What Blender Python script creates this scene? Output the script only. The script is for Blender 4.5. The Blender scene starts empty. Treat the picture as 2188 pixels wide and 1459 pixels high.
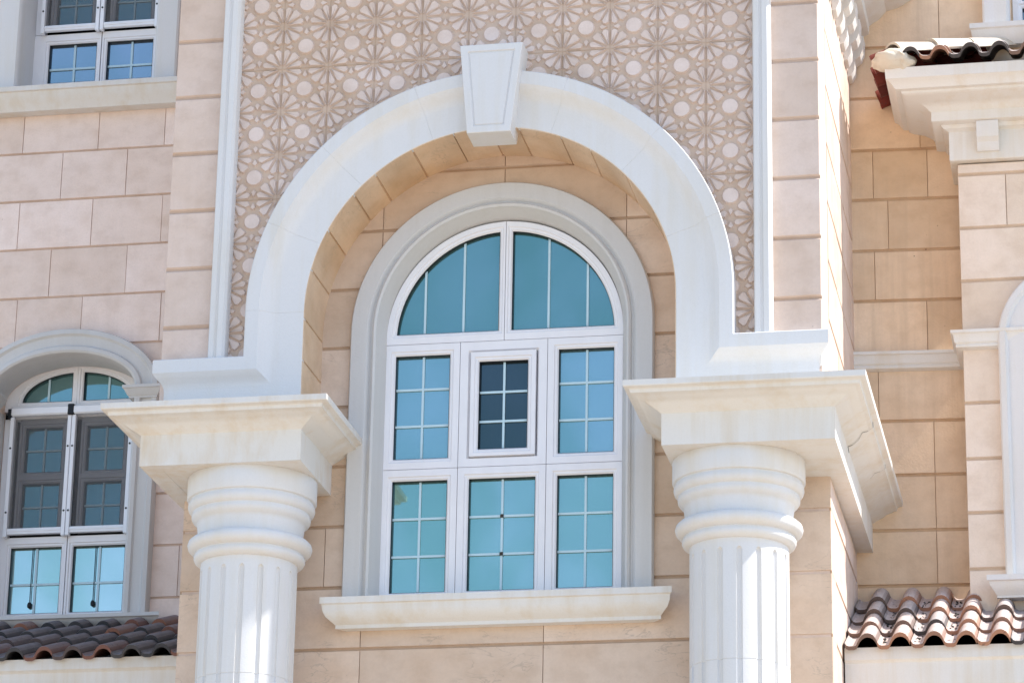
import bpy, bmesh, math, random
from math import sin, cos, pi, radians, sqrt, atan2
from mathutils import Vector, Matrix, noise
random.seed(7)
C = bpy.context.scene.collection
SC = bpy.context.scene

# ------------------------------------------------------------------ camera
GROUND = -9.4
cam = bpy.data.cameras.new('camera'); co = bpy.data.objects.new('camera', cam); C.objects.link(co)
cam.sensor_width = 36.0; cam.sensor_fit = 'HORIZONTAL'; cam.lens = 115.17; cam.clip_start = 0.5; cam.clip_end = 2000
yaw, pit, rol = 0.19709, 0.33409, 0.01857
fwd = Vector((-sin(yaw)*cos(pit), cos(yaw)*cos(pit), sin(pit))); rgt = Vector((cos(yaw), sin(yaw), 0)); upv = rgt.cross(fwd)
r2 = cos(rol)*rgt + sin(rol)*upv; u2 = -sin(rol)*rgt + cos(rol)*upv
m = Matrix.Identity(4)
for i in range(3): m[i][0], m[i][1], m[i][2] = r2[i], u2[i], -fwd[i]
m.translation = Vector((4.4158, -21.8341, -7.7827))
co.matrix_world = m
SC.camera = co

# ------------------------------------------------------------------ light
SUN_EL, SUN_AZ = radians(51.5), radians(0.6)          # azimuth from +X towards +Y (behind the facade)
sd = Vector((cos(SUN_EL)*cos(SUN_AZ), cos(SUN_EL)*sin(SUN_AZ), sin(SUN_EL)))
W = bpy.data.worlds.new('World'); SC.world = W; W.use_nodes = True
wn = W.node_tree.nodes; wl = W.node_tree.links
sky = wn.new('ShaderNodeTexSky'); sky.sky_type = 'NISHITA'; sky.sun_disc = False
sky.sun_elevation = SUN_EL; sky.sun_rotation = pi/2 - SUN_AZ
sky.air_density = 1.0; sky.dust_density = 0.6; sky.ozone_density = 1.6
bg = wn['Background']; bg.inputs[1].default_value = 0.14
wl.new(sky.outputs[0], bg.inputs[0])
sl = bpy.data.lights.new('sun', 'SUN'); so = bpy.data.objects.new('sun', sl); C.objects.link(so)
sl.energy = 3.4; sl.angle = radians(0.53); sl.color = (1.0, 0.96, 0.90)
so.rotation_euler = sd.to_track_quat('Z', 'Y').to_euler(); so.location = (30, 0, 40)
SC.view_settings.view_transform = 'Standard'; SC.view_settings.look = 'None'
SC.view_settings.exposure = 1.13; SC.view_settings.gamma = 1.0
SC.render.engine = 'CYCLES'
SC.cycles.max_bounces = 8; SC.cycles.diffuse_bounces = 6; SC.cycles.glossy_bounces = 4; SC.cycles.transparent_max_bounces = 8

# ------------------------------------------------------------------ materials
def nodes(name):
    mt = bpy.data.materials.new(name); mt.use_nodes = True
    nt = mt.node_tree; b = nt.nodes['Principled BSDF']
    return mt, nt, b
def N(nt, t, **kw):
    n = nt.nodes.new(t)
    for k, v in kw.items(): setattr(n, k, v)
    return n
def tex(nt, scale, vec, detail=4, rough=0.55, dist=0.0):
    n = N(nt, 'ShaderNodeTexNoise'); n.inputs['Scale'].default_value = scale; n.inputs['Detail'].default_value = detail
    n.inputs['Roughness'].default_value = rough; n.inputs['Distortion'].default_value = dist
    nt.links.new(vec, n.inputs['Vector']); return n.outputs['Fac']
def mapping(nt, sc, loc=(0, 0, 0), rot=(0, 0, 0)):
    tc = N(nt, 'ShaderNodeTexCoord'); mp = N(nt, 'ShaderNodeMapping'); mp.inputs['Scale'].default_value = sc
    mp.inputs['Location'].default_value = loc; mp.inputs['Rotation'].default_value = rot
    nt.links.new(tc.outputs['Object'], mp.inputs['Vector']); return mp.outputs['Vector']
def ramp(nt, fac, stops):
    r = N(nt, 'ShaderNodeValToRGB'); e = r.color_ramp.elements
    while len(e) < len(stops): e.new(0.5)
    for i, (p, c) in enumerate(stops):
        e[i].position = p; e[i].color = (*c, 1) if len(c) == 3 else c
    nt.links.new(fac, r.inputs['Fac']); return r.outputs['Color']
def mix(nt, fac, a, b, mode='MIX'):
    n = N(nt, 'ShaderNodeMix', data_type='RGBA', blend_type=mode)
    for sock, v in ((n.inputs['Factor'], fac), (n.inputs[6], a), (n.inputs[7], b)):
        if isinstance(v, (int, float)): sock.default_value = v
        elif isinstance(v, tuple): sock.default_value = (*v, 1)
        else: nt.links.new(v, sock)
    return n.outputs[2]
def bump(nt, b, h, strength=0.3, dist=0.01):
    n = N(nt, 'ShaderNodeBump'); n.inputs['Strength'].default_value = strength; n.inputs['Distance'].default_value = dist
    nt.links.new(h, n.inputs['Height']); nt.links.new(n.outputs['Normal'], b.inputs['Normal'])
def g(v): return (v, v, v)

def stone_mat(name, base, warm, vein=0.0, streak=0.35, pits=0.5):
    mt, nt, b = nodes(name)
    at = N(nt, 'ShaderNodeAttribute', attribute_name='tint')
    big = tex(nt, 1.3, mapping(nt, (1, 1, 1)), 3)
    col = mix(nt, ramp(nt, big, [(0.35, g(0)), (0.68, g(1))]), base, warm)
    tint = ramp(nt, at.outputs['Fac'], [(0.0, (0.72, 0.64, 0.56)), (0.10, (0.86, 0.83, 0.79)), (1.0, (1.07, 1.075, 1.09))])
    col = mix(nt, 1.0, col, tint, 'MULTIPLY')
    mot = tex(nt, 5.5, mapping(nt, (1, 1, 1.3), (3, 1, 7)), 5, 0.62)
    col = mix(nt, 1.0, col, ramp(nt, mot, [(0.30, (0.90, 0.875, 0.85)), (0.52, (1.0, 1.0, 1.0)), (0.72, (1.05, 1.06, 1.075))]), 'MULTIPLY')
    st = tex(nt, 1.0, mapping(nt, (11, 11, 0.55)), 5, 0.65)
    gate2 = ramp(nt, tex(nt, 0.8, mapping(nt, (1, 1, 1), (5, 8, 1)), 2), [(0.42, g(0.25)), (0.62, g(1))])
    col = mix(nt, mix(nt, 1.0, ramp(nt, st, [(0.44, g(0)), (0.72, g(streak))]), gate2, 'MULTIPLY'), col, tuple(c*0.72 for c in warm))
    fine = tex(nt, 60, mapping(nt, (1, 1, 1)), 3)
    col = mix(nt, ramp(nt, fine, [(0.3, g(0.16)), (0.6, g(0))]), col, tuple(c*0.7 for c in base))
    vo = N(nt, 'ShaderNodeTexVoronoi'); vo.inputs['Scale'].default_value = 9; nt.links.new(mapping(nt, (1, 1, 1)), vo.inputs['Vector'])
    sp = ramp(nt, vo.outputs['Distance'], [(0.035, g(1)), (0.06, g(0))])
    rare = ramp(nt, tex(nt, 1.7, mapping(nt, (1, 1, 1), (9, 3, 2)), 2), [(0.56, g(0)), (0.62, g(1))])
    spots = mix(nt, 1.0, sp, rare, 'MULTIPLY')
    col = mix(nt, mix(nt, 1.0, spots, g(pits), 'MULTIPLY'), col, (0.12, 0.08, 0.06))
    h = fine
    if vein:
        wv = N(nt, 'ShaderNodeTexNoise'); wv.inputs['Scale'].default_value = 3.2; wv.inputs['Detail'].default_value = 5; wv.inputs['Distortion'].default_value = 1.2
        nt.links.new(mapping(nt, (1, 1, 3.0), (0, 0, 0), (0, 0.45, 0)), wv.inputs['Vector'])
        ln = ramp(nt, wv.outputs['Fac'], [(0.485, g(0)), (0.5, g(1)), (0.515, g(0))])
        gate = ramp(nt, tex(nt, 2.4, mapping(nt, (1, 1, 1), (4, 4, 4)), 2), [(0.5, g(0)), (0.58, g(1))])
        ln = mix(nt, 1.0, ln, gate, 'MULTIPLY')
        col = mix(nt, mix(nt, 1.0, ln, g(vein), 'MULTIPLY'), col, tuple(c*0.5 for c in base))
        h = mix(nt, 0.5, fine, wv.outputs['Color'])
    nt.links.new(col, b.inputs['Base Color']); b.inputs['Roughness'].default_value = 0.85
    b.inputs['Specular IOR Level'].default_value = 0.25
    bump(nt, b, h, 0.35, 0.006)
    return mt

def plaster_mat(name, base, dirt, amount=0.35, zscale=0.6):
    mt, nt, b = nodes(name)
    big = tex(nt, 0.9, mapping(nt, (1, 1, 1), (2, 5, 1)), 4, 0.6)
    stk = tex(nt, 1.0, mapping(nt, (9, 9, zscale), (1, 2, 3)), 5, 0.65)
    f = mix(nt, 0.5, big, stk)
    col = mix(nt, ramp(nt, f, [(0.47, g(0)), (0.66, g(amount))]), base, dirt)
    fine = tex(nt, 85, mapping(nt, (1, 1, 1)), 2)
    col = mix(nt, ramp(nt, fine, [(0.32, g(0.10)), (0.55, g(0))]), col, tuple(c*0.75 for c in base))
    med = tex(nt, 6, mapping(nt, (1, 1, 1)), 4)
    nt.links.new(col, b.inputs['Base Color']); b.inputs['Roughness'].default_value = 0.7
    b.inputs['Specular IOR Level'].default_value = 0.3
    bump(nt, b, mix(nt, 0.35, fine, med), 0.25, 0.006)
    return mt

def plain(name, col, rough=0.5, spec=0.5, var=0.06, scale=8):
    mt, nt, b = nodes(name)
    f = tex(nt, scale, mapping(nt, (1, 1, 0.5)), 4)
    c = mix(nt, ramp(nt, f, [(0.3, g(0)), (0.7, g(1))]), tuple(x*(1-var) for x in col), tuple(min(1, x*(1+var)) for x in col))
    nt.links.new(c, b.inputs['Base Color']); b.inputs['Roughness'].default_value = rough
    b.inputs['Specular IOR Level'].default_value = spec
    return mt

def glass_mat(name, tint, body, refl=0.66, wav=0.012):
    """coated solar glass: a tinted mirror-like coating over a dark coloured body"""
    mt, nt, b = nodes(name)
    out = nt.nodes['Material Output']
    b.inputs['Base Color'].default_value = (*body, 1); b.inputs['Roughness'].default_value = 0.25
    gl = N(nt, 'ShaderNodeBsdfGlossy'); f1 = tex(nt, 0.9, mapping(nt, (1.3, 1, 1), (body[0]*90, 0, body[2]*50)), 3, 0.5, 0.6)
    nt.links.new(mix(nt, ramp(nt, f1, [(0.34, g(0)), (0.66, g(1))]), (tint[0]*0.80, tint[1]*0.90, tint[2]*0.84), (tint[0]*1.16, tint[1]*1.08, tint[2]*1.12)), gl.inputs['Color']); gl.inputs['Roughness'].default_value = 0.04  # noise in the tint stands in for uneven reflections across the panes
    h = tex(nt, 1.1, mapping(nt, (1, 1, 1)), 2)
    bp = N(nt, 'ShaderNodeBump'); bp.inputs['Strength'].default_value = 0.5; bp.inputs['Distance'].default_value = wav
    nt.links.new(h, bp.inputs['Height']); nt.links.new(bp.outputs['Normal'], gl.inputs['Normal'])
    mx = N(nt, 'ShaderNodeMixShader'); mx.inputs[0].default_value = refl
    nt.links.new(b.outputs[0], mx.inputs[1]); nt.links.new(gl.outputs[0], mx.inputs[2]); nt.links.new(mx.outputs[0], out.inputs['Surface'])
    return mt

STONE = stone_mat('sandstone_blocks', (0.73, 0.605, 0.535), (0.70, 0.555, 0.46), 0.0, 0.22, 0.3)
STONE_L = stone_mat('light_lifted_sandstone_blocks', (0.84, 0.71, 0.645), (0.82, 0.67, 0.58), 0.0, 0.2, 0.3)  # same sandstone, brightness painted in to make up for the wing's weak light
STONE_V = stone_mat('veined_sandstone', (0.69, 0.56, 0.455), (0.65, 0.49, 0.365), 0.5, 0.15, 0.2)
STONE_R = stone_mat('weathered_bounce_lit_sandstone', (0.80, 0.635, 0.475), (0.74, 0.55, 0.375), 0.0, 0.6, 1.0)  # streaks and pits are weathering; base colour brightened and warmed for bounced light
STONE_B = stone_mat('cream_sandstone', (0.79, 0.68, 0.585), (0.77, 0.65, 0.53), 0.0, 0.15, 0.4)
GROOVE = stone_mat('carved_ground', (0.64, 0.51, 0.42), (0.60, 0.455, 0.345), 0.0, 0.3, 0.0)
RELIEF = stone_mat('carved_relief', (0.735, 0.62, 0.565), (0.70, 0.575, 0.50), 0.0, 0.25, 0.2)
REVEAL = stone_mat('arch_lining_stone', (0.70, 0.55, 0.41), (0.66, 0.455, 0.275), 0.35, 0.1, 0.1)
WHITE = plaster_mat('white_plaster', (0.68, 0.675, 0.67), (0.62, 0.57, 0.47), 0.45)
CREAM_L = plaster_mat('rust_stained_plaster', (0.69, 0.67, 0.635), (0.58, 0.45, 0.29), 0.62, 2.5)
CREAM = plaster_mat('stained_plaster', (0.70, 0.68, 0.645), (0.60, 0.50, 0.36), 0.6)
GREYP = plaster_mat('grey_plaster', (0.60, 0.595, 0.585), (0.50, 0.48, 0.44), 0.4)
PVC = plain('white_frame_paint', (0.79, 0.78, 0.795), 0.35, 0.4, 0.03)
GREYF = plain('grey_sash_paint', (0.20, 0.195, 0.20), 0.5, 0.3, 0.05)
ALU = plain('white_aluminium', (0.82, 0.83, 0.86), 0.3, 0.5, 0.04)
BLACK = plain('black_rubber', (0.012, 0.014, 0.018), 0.5, 0.3, 0.2)
BAR = plain('glazing_bar_paint', (0.50, 0.66, 0.72), 0.4, 0.4, 0.04)
BARD = plain('dim_glazing_bar', (0.22, 0.30, 0.32), 0.4, 0.4, 0.04)
DARK = plain('dark_cavity', (0.02, 0.018, 0.016), 0.9, 0.1, 0.2)
CRACKM = plain('crack_grime', (0.05, 0.045, 0.04), 0.9, 0.1, 0.2)
G_TEAL = glass_mat('teal_glass', (0.25, 0.42, 0.385), (0.07, 0.20, 0.22))
G_BLUE = glass_mat('blue_glass', (0.37, 0.55, 0.53), (0.09, 0.22, 0.28))
G_SKY = glass_mat('pale_teal_glass', (0.37, 0.57, 0.51), (0.10, 0.25, 0.28))
G_NAVY = glass_mat('navy_glass', (0.085, 0.125, 0.135), (0.03, 0.045, 0.055))
G_DEEP = glass_mat('deep_teal_glass', (0.10, 0.25, 0.25), (0.012, 0.06, 0.07))
G_PALE = glass_mat('pale_cyan_glass', (0.62, 0.78, 0.71), (0.20, 0.36, 0.40))
G_UL = glass_mat('clear_blue_glass', (0.50, 0.60, 0.60), (0.04, 0.10, 0.22))

def tile_mat(name, stops, dust, dustamt):
    mt, nt, b = nodes(name)
    at = N(nt, 'ShaderNodeAttribute', attribute_name='tint')
    col = ramp(nt, at.outputs['Fac'], stops)
    f = tex(nt, 7, mapping(nt, (1, 1, 1)), 5, 0.6)
    geo = N(nt, 'ShaderNodeNewGeometry'); sx = N(nt, 'ShaderNodeSeparateXYZ'); nt.links.new(geo.outputs['True Normal'], sx.inputs[0])
    upf = ramp(nt, sx.outputs['Z'], [(0.25, g(0)), (0.7, g(1))])
    d = mix(nt, 1.0, ramp(nt, f, [(0.35, g(dustamt)), (0.65, g(dustamt*0.75))]), upf, 'MULTIPLY')
    col = mix(nt, d, col, dust)
    sp = tex(nt, 38, mapping(nt, (1, 1, 1)), 2)
    col = mix(nt, ramp(nt, sp, [(0.62, g(0)), (0.7, g(0.6))]), col, (0.05, 0.045, 0.04))
    nt.links.new(col, b.inputs['Base Color']); b.inputs['Roughness'].default_value = 0.75
    bump(nt, b, mix(nt, 0.5, f, sp), 0.4, 0.01)
    return mt
TILE_R = tile_mat('weathered_roof_tile', [(0, (0.04, 0.038, 0.04)), (0.35, (0.10, 0.075, 0.065)), (0.6, (0.20, 0.12, 0.09)), (1, (0.36, 0.18, 0.11))], (0.58, 0.505, 0.475), 0.9)
TILE_L = tile_mat('dark_roof_tile', [(0, (0.03, 0.032, 0.037)), (0.55, (0.06, 0.055, 0.056)), (0.85, (0.20, 0.085, 0.06)), (1, (0.38, 0.17, 0.09))], (0.25, 0.225, 0.23), 0.8)
TILE_RED = tile_mat('red_roof_tile', [(0, (0.11, 0.016, 0.01)), (1, (0.20, 0.03, 0.018))], (0.3, 0.1, 0.07), 0.3)
MORTAR = plaster_mat('roof_mortar', (0.62, 0.56, 0.47), (0.30, 0.22, 0.14), 0.8, 4)
def screen_mat():
    mt, nt, b = nodes('insect_screen'); out = nt.nodes['Material Output']
    b.inputs['Base Color'].default_value = (0.26, 0.26, 0.27, 1); b.inputs['Roughness'].default_value = 0.8
    tr = N(nt, 'ShaderNodeBsdfTransparent'); mx = N(nt, 'ShaderNodeMixShader'); mx.inputs[0].default_value = 0.16
    nt.links.new(tr.outputs[0], mx.inputs[1]); nt.links.new(b.outputs[0], mx.inputs[2]); nt.links.new(mx.outputs[0], out.inputs['Surface'])
    return mt
SCREEN = screen_mat()
def ground_mat():
    mt, nt, b = nodes('pale_paving')
    f = tex(nt, 0.4, mapping(nt, (1, 1, 1)), 5)
    c = mix(nt, f, (0.43, 0.36, 0.275), (0.50, 0.42, 0.33))
    nt.links.new(c, b.inputs['Base Color']); b.inputs['Roughness'].default_value = 0.9
    return mt

# ------------------------------------------------------------------ object helpers
def thing(name, label, cat, loc, group=None):
    o = bpy.data.objects.new(name, None); C.objects.link(o); o.location = loc
    o['label'] = label; o['category'] = cat; o['kind'] = 'thing'
    if group: o['group'] = group
    return o
def world_loc(o):
    v = Vector((0, 0, 0))
    while o is not None:
        v = v + o.location; o = o.parent
    return v
def link(name, me, mats, parent=None, smooth=None, label=None):
    for mt in (mats if isinstance(mats, (list, tuple)) else [mats]): me.materials.append(mt)
    o = bpy.data.objects.new(name, me); C.objects.link(o)
    if smooth is not None:
        me.polygons.foreach_set('use_smooth', [True]*len(me.polygons))
        me.set_sharp_from_angle(angle=radians(smooth))
    if parent is not None:
        o.parent = parent; r = parent
        while r.parent: r = r.parent
        if parent is r: o.matrix_parent_inverse = Matrix.Translation(-r.location)
    if label: o['label'] = label
    return o
class MB:
    def __init__(s): s.b = bmesh.new(); s.t = s.b.faces.layers.float.new('tint')
    def face(s, vs, mi=0, tint=0.5):
        try: f = s.b.faces.new(vs)
        except ValueError: return None
        f.material_index = mi; f[s.t] = tint; return f
    def v(s, p): return s.b.verts.new(p)
    def box(s, x0, x1, y0, y1, z0, z1, ch=0.0, mi=0, tint=0.5):
        vs = [s.v((x, y, z)) for z in (z0, z1) for y in (y0, y1) for x in (x0, x1)]
        fs = [s.face([vs[i] for i in q], mi, tint) for q in ((0, 2, 3, 1), (4, 5, 7, 6), (0, 1, 5, 4), (2, 6, 7, 3), (0, 4, 6, 2), (1, 3, 7, 5))]
        if ch:
            ed = list({e for f in fs for e in f.edges})
            r = bmesh.ops.bevel(s.b, geom=ed, offset=ch, offset_type='OFFSET', segments=1, profile=0.5, affect='EDGES')
            for f in r['faces']: f.material_index = mi; f[s.t] = tint
        return s
    def loft(s, rings, closed=True, cap=True, wrap=False, mi=0, tint=0.5):
        R = [[s.v(p) for p in r] for r in rings]; n = len(R[0])
        k = len(R)
        for i in range(k if wrap else k-1):
            a, c = R[i], R[(i+1) % k]
            for j in range(n if closed else n-1):
                j2 = (j+1) % n
                s.face([a[j], a[j2], c[j2], c[j]], mi, tint)
        if cap and not wrap and closed:
            s.face(list(reversed(R[0])), mi, tint); s.face(R[-1], mi, tint)
        return s
    def lathe(s, cx, cy, prof, n=64, mi=0):
        rings = [[(cx+r*cos(2*pi*i/n), cy+r*sin(2*pi*i/n), z) for i in range(n)] for r, z in prof]
        return s.loft(rings, mi=mi)
    def mesh(s, name):
        bmesh.ops.recalc_face_normals(s.b, faces=s.b.faces[:])
        me = bpy.data.meshes.new(name); s.b.to_mesh(me); s.b.free(); return me
    def obj(s, name, mats, parent=None, smooth=None, label=None):
        return link(name, s.mesh(name), mats, parent, smooth, label)

def offset_poly(pts, d):
    """offset closed 2-D polygon outwards (counter-clockwise) by d (a number or one per edge)"""
    n = len(pts); D = d if isinstance(d, (list, tuple)) else [d]*n
    out = []
    for i in range(n):
        p0, p1, p2 = Vector(pts[i-1]), Vector(pts[i]), Vector(pts[(i+1) % n])
        a = (p1-p0).normalized(); b = (p2-p1).normalized()
        n1 = Vector((a.y, -a.x)); n2 = Vector((b.y, -b.x)); d1, d2 = D[i-1], D[i]
        cr = a.x*b.y - a.y*b.x
        if abs(cr) < 0.02: q = p1 + (n1*d1+n2*d2)/2
        else:
            A = p1+n1*d1; B = p1+n2*d2; t = ((B.x-A.x)*b.y-(B.y-A.y)*b.x)/cr; q = A+a*t
        out.append((q.x, q.y))
    return out
def ring3(poly, y): return [(x, y, z) for x, z in poly]
def miter(path, closed=False):
    """right-hand normals (x, z) along a polyline, scaled for mitred corners"""
    n = len(path); out = []
    for i in range(n):
        a = Vector(path[i])-Vector(path[i-1]) if i > 0 else None
        b = Vector(path[i+1])-Vector(path[i]) if i < n-1 else None
        if a is None: a = b
        if b is None: b = a
        a = a.normalized(); b = b.normalized()
        n1 = Vector((a.y, -a.x)); n2 = Vector((b.y, -b.x))
        out.append((n1+n2)/max(0.2, 1+n1.dot(n2)))
    return out
def sweep(mb, path, prof, mi=0, tint=0.5, seams=()):
    """path in (x, z); profile points (d, y): d to the right of the travel direction"""
    ns = miter(path); rings = []
    for i, (p, nn) in enumerate(zip(path, ns)):
        rings.append([(p[0]+nn.x*d, y, p[1]+nn.y*d) for d, y in prof])
    return mb.loft(rings, mi=mi, tint=tint)
def arc(cx, cz, a, b, t0, t1, n):
    return [(cx+a*cos(t0+(t1-t0)*i/n), cz+b*sin(t0+(t1-t0)*i/n)) for i in range(n+1)]

def stone_wall(mb, to3, u0, u1, courses, joints, gap=0.016, vgap=0.0012, depth=0.014, ch=0.004, back=0.3, tv=0.5):
    """one connected block wall: u along it, z up, third number = depth into the wall. courses: z levels (rising);
    joints(i) -> list of u positions of vertical joints in course i"""
    V = lambda u, z, d: mb.v(to3(u, z, d))
    prev_top = None
    edge_l, edge_r = [], []
    bot = None
    for i in range(len(courses)-1):
        z0, z1 = courses[i]+gap/2, courses[i+1]-gap/2
        js = [u0-vgap/2] + sorted(j for j in joints(i) if u0+0.05 < j < u1-0.05) + [u1+vgap/2]
        lows, tops = [], []
        last = None
        for a, b in zip(js[:-1], js[1:]):
            a2, b2 = a+vgap/2, b-vgap/2
            lo = random.uniform(-0.002, 0.002)
            q = [V(a2, z0, depth), V(b2, z0, depth), V(b2, z1, depth), V(a2, z1, depth)]; chv = ch*0.6
            f = [V(a2+chv, z0+ch, lo), V(b2-chv, z0+ch, lo), V(b2-chv, z1-ch, lo), V(a2+chv, z1-ch, lo)]
            t = min(1, max(0.13, random.gauss(0.5, 0.26*tv*2)))
            mb.face(f, 0, t)
            for k in range(4): mb.face([q[k], q[(k+1) % 4], f[(k+1) % 4], f[k]], 0, max(0.09, t*0.5))
            lows += [q[0], q[1]]; tops += [q[3], q[2]]
            if last: mb.face([last[1], q[0], q[3], last[2]], 0, 0.45)
            last = q
        if prev_top: mb.face(lows[::-1] + prev_top, 0, 0.0)
        else: bot = lows
        edge_l.append((lows[0], tops[0])); edge_r.append((lows[-1], tops[-1]))
        prev_top = tops
    # close the wall into a solid
    zb, zt = courses[0]+gap/2, courses[-1]-gap/2
    B = [V(u0, zb, back), V(u1, zb, back), V(u1, zt, back), V(u0, zt, back)]
    L = [v for a, b in edge_l for v in (a, b)]; R = [v for a, b in edge_r for v in (a, b)]
    mb.face([B[0], B[3]] + L[::-1], 0, 0.4); mb.face([B[2], B[1]] + R, 0, 0.4)
    mb.face([B[1], B[0]] + bot, 0, 0.4); mb.face([B[3], B[2]] + prev_top[::-1], 0, 0.4)
    mb.face([B[0], B[1], B[2], B[3]], 0, 0.4)
def cut(me, poly, y0, y1):
    """cut the opening poly (x, z) through the wall mesh between y0 and y1"""
    k = MB(); k.loft([ring3(poly, y0), ring3(poly, y1)]); cm = k.mesh('cutter')
    a = bpy.data.objects.new('cut_a', me); b = bpy.data.objects.new('cut_b', cm); C.objects.link(a); C.objects.link(b)
    md = a.modifiers.new('cut', 'BOOLEAN'); md.operation = 'DIFFERENCE'; md.object = b; md.solver = 'EXACT'
    dg = bpy.context.evaluated_depsgraph_get(); res = bpy.data.meshes.new_from_object(a.evaluated_get(dg), depsgraph=dg)
    bpy.data.objects.remove(a); bpy.data.objects.remove(b)
    return res
def levels(z_ref, step, lo, hi):
    k0 = math.ceil((lo-z_ref)/step-1e-6); out = []
    while z_ref+k0*step <= hi+1e-6: out.append(z_ref+k0*step); k0 += 1
    return out
def stagger(u_ref, w, jit=0.12):
    return lambda i: [u_ref+(i % 2)*w/2+k*w+random.uniform(-jit, jit)*w for k in range(-14, 15)]

# ------------------------------------------------------------------ ground
mb = MB(); mb.face([mb.v(p) for p in ((-300, -300, GROUND), (300, -300, GROUND), (300, 300, GROUND), (-300, 300, GROUND))])
gnd = mb.obj('ground', ground_mat()); gnd['kind'] = 'structure'

# ------------------------------------------------------------------ window kit
def unit(mb, ap, dists, y=0.0, rim=0.03, mi=0):
    """one framed light: ap = glass opening polygon (ccw in x,z), dists = frame width per edge"""
    o = lambda d: offset_poly(ap, d)
    mb.loft([ring3(ap, y+0.055), ring3(ap, y+0.012), ring3(o(0.010), y), ring3(o(rim*0.8), y), ring3(o(rim), y-0.010),
             ring3(o([max(rim+0.002, k) for k in dists]), y-0.010), ring3(o([max(rim+0.002, k) for k in dists]), y+0.07)], cap=False, mi=mi)
def rect(x0, x1, z0, z1): return [(x0, z0), (x1, z0), (x1, z1), (x0, z1)]
def pane(ap, y, glass, parent, depth=0.05):
    """glass sheet with the dark rubber seal that lines its rebate"""
    mb = MB(); big = offset_poly(ap, 0.012)
    mb.loft([ring3(big, y+depth), ring3(big, y+depth+0.008)])
    inner = offset_poly(ap, -0.004)
    mb.loft([ring3(inner, y+0.016), ring3(offset_poly(ap, 0.001), y+0.016), ring3(offset_poly(ap, 0.001), y+depth-0.001), ring3(inner, y+depth-0.001)],
            wrap=True, mi=1)
    return mb.obj('pane', [glass, BLACK], parent)
def muntin(parent, bars, mat, y, w=0.016):
    mb = MB()
    vs = [b for b in bars if b[0] == 'v']; hs = [b for b in bars if b[0] == 'h']
    for k, b in enumerate(vs): mb.box(b[1]-w/2, b[1]+w/2, y-0.006, y+0.004, b[2], b[3])
    for k, b in enumerate(hs): mb.box(b[2], b[3], y-0.0072, y+0.0035, b[1]-w/2, b[1]+w/2)
    return mb.obj('muntin', mat, parent)

# ================================================================== CENTRAL BAY
XL, XR = -2.385, 2.346
bay = thing('central_bay', 'projecting stone centre with carved star screen, big white arch and tall arched window', 'building', (0, 0.4, GROUND))

# --- lower wall round the window (y = -0.094)
YB = -0.094
zs = levels(-0.08, 0.4465, -9.0, 1.75); zs = [GROUND] + zs
def lj(i):
    z = zs[i]
    if z < -2.2: return [-1.90, -0.97, 0.335, 1.9]
    return [-1.25-0.55*(i % 2), -2.05, 1.36+0.5*(i % 2), 1.9] if z < -0.2 else [-1.6, -0.9, 0.0, 0.9, 1.6]
mb = MB(); stone_wall(mb, lambda u, z, d: (u, YB+d, z), -2.305, 2.34, zs, lj, gap=0.018, vgap=0.0012)
me = mb.mesh('lower_wall')
SZ = 0.02
win_open = [(-1.0, -1.97), (1.0, -1.97), (1.0, SZ)] + arc(0, SZ, 1.0, 1.0, 0, pi, 48)[1:-1] + [(-1.0, SZ)]
me = cut(me, win_open, -0.6, 0.5)
link('lower_wall', me, STONE_V, bay)
# room darkness behind the window
mb = MB(); mb.box(-1.02, 1.02, 0.12, 0.16, -2.0, 1.05); mb.obj('window_backing', DARK, bay)

# --- the arched window
win = MB()
F = 0.0
a1, a2 = 0.398, 0.2408
z0, z1, z2, z3, z4 = 0.037, -0.127, -0.907, -1.07, -1.892
ux, uz1, uz2, ub = 0.320, -0.046, -0.989, -1.952
RG, RO = 0.80, 0.868
def half_disc(sgn):
    xm = 0.047
    t0 = math.asin((z0)/RG); t1 = math.acos(xm/RG)
    A = [(RG*cos(t), RG*sin(t)) for t in [t0+(t1-t0)*i/26 for i in range(27)]]
    P = [(xm, z0)] + A
    if sgn < 0: P = [(-x, z) for x, z in reversed(P)]
    return P
arch_ap = {1: half_disc(1), -1: half_disc(-1)}
for sgn in (1, -1):
    P = arch_ap[sgn]; n = len(P)
    if sgn > 0: D = [z0-uz1-0.002] + [RO-RG]*(n-2) + [0.045]
    else: D = [RO-RG]*(n-2) + [z0-uz1-0.002, 0.045]
    unit(win, P, D, F)
def ru(x0, x1, za, zb, X0, X1, ZA, ZB, y=F, rim=0.03): unit(win, rect(x0, x1, za, zb), [za-ZA-0.002, X1-x1-0.002, ZB-zb-0.002, x0-X0-0.002], y, rim)
ru(-RG, -a1, z2, z1, -RO, -ux, uz2, uz1); ru(a1, RG, z2, z1, ux, RO, uz2, uz1)
ru(-0.246, 0.246, -0.915, -0.126, -ux, ux, uz2, uz1, rim=0.012)
ru(-RG, -a1, z4, z3, -RO, -ux, ub, uz2); ru(-a2, a2, z4, z3, -ux, ux, ub, uz2); ru(a1, RG, z4, z3, ux, RO, ub, uz2)
win.box(-0.86, 0.86, 0.068, 0.075, -1.95, -0.05); 
window = win.obj('window', PVC, bay, label='tall arched white window with blue panes and one darker vent in the middle')
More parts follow.
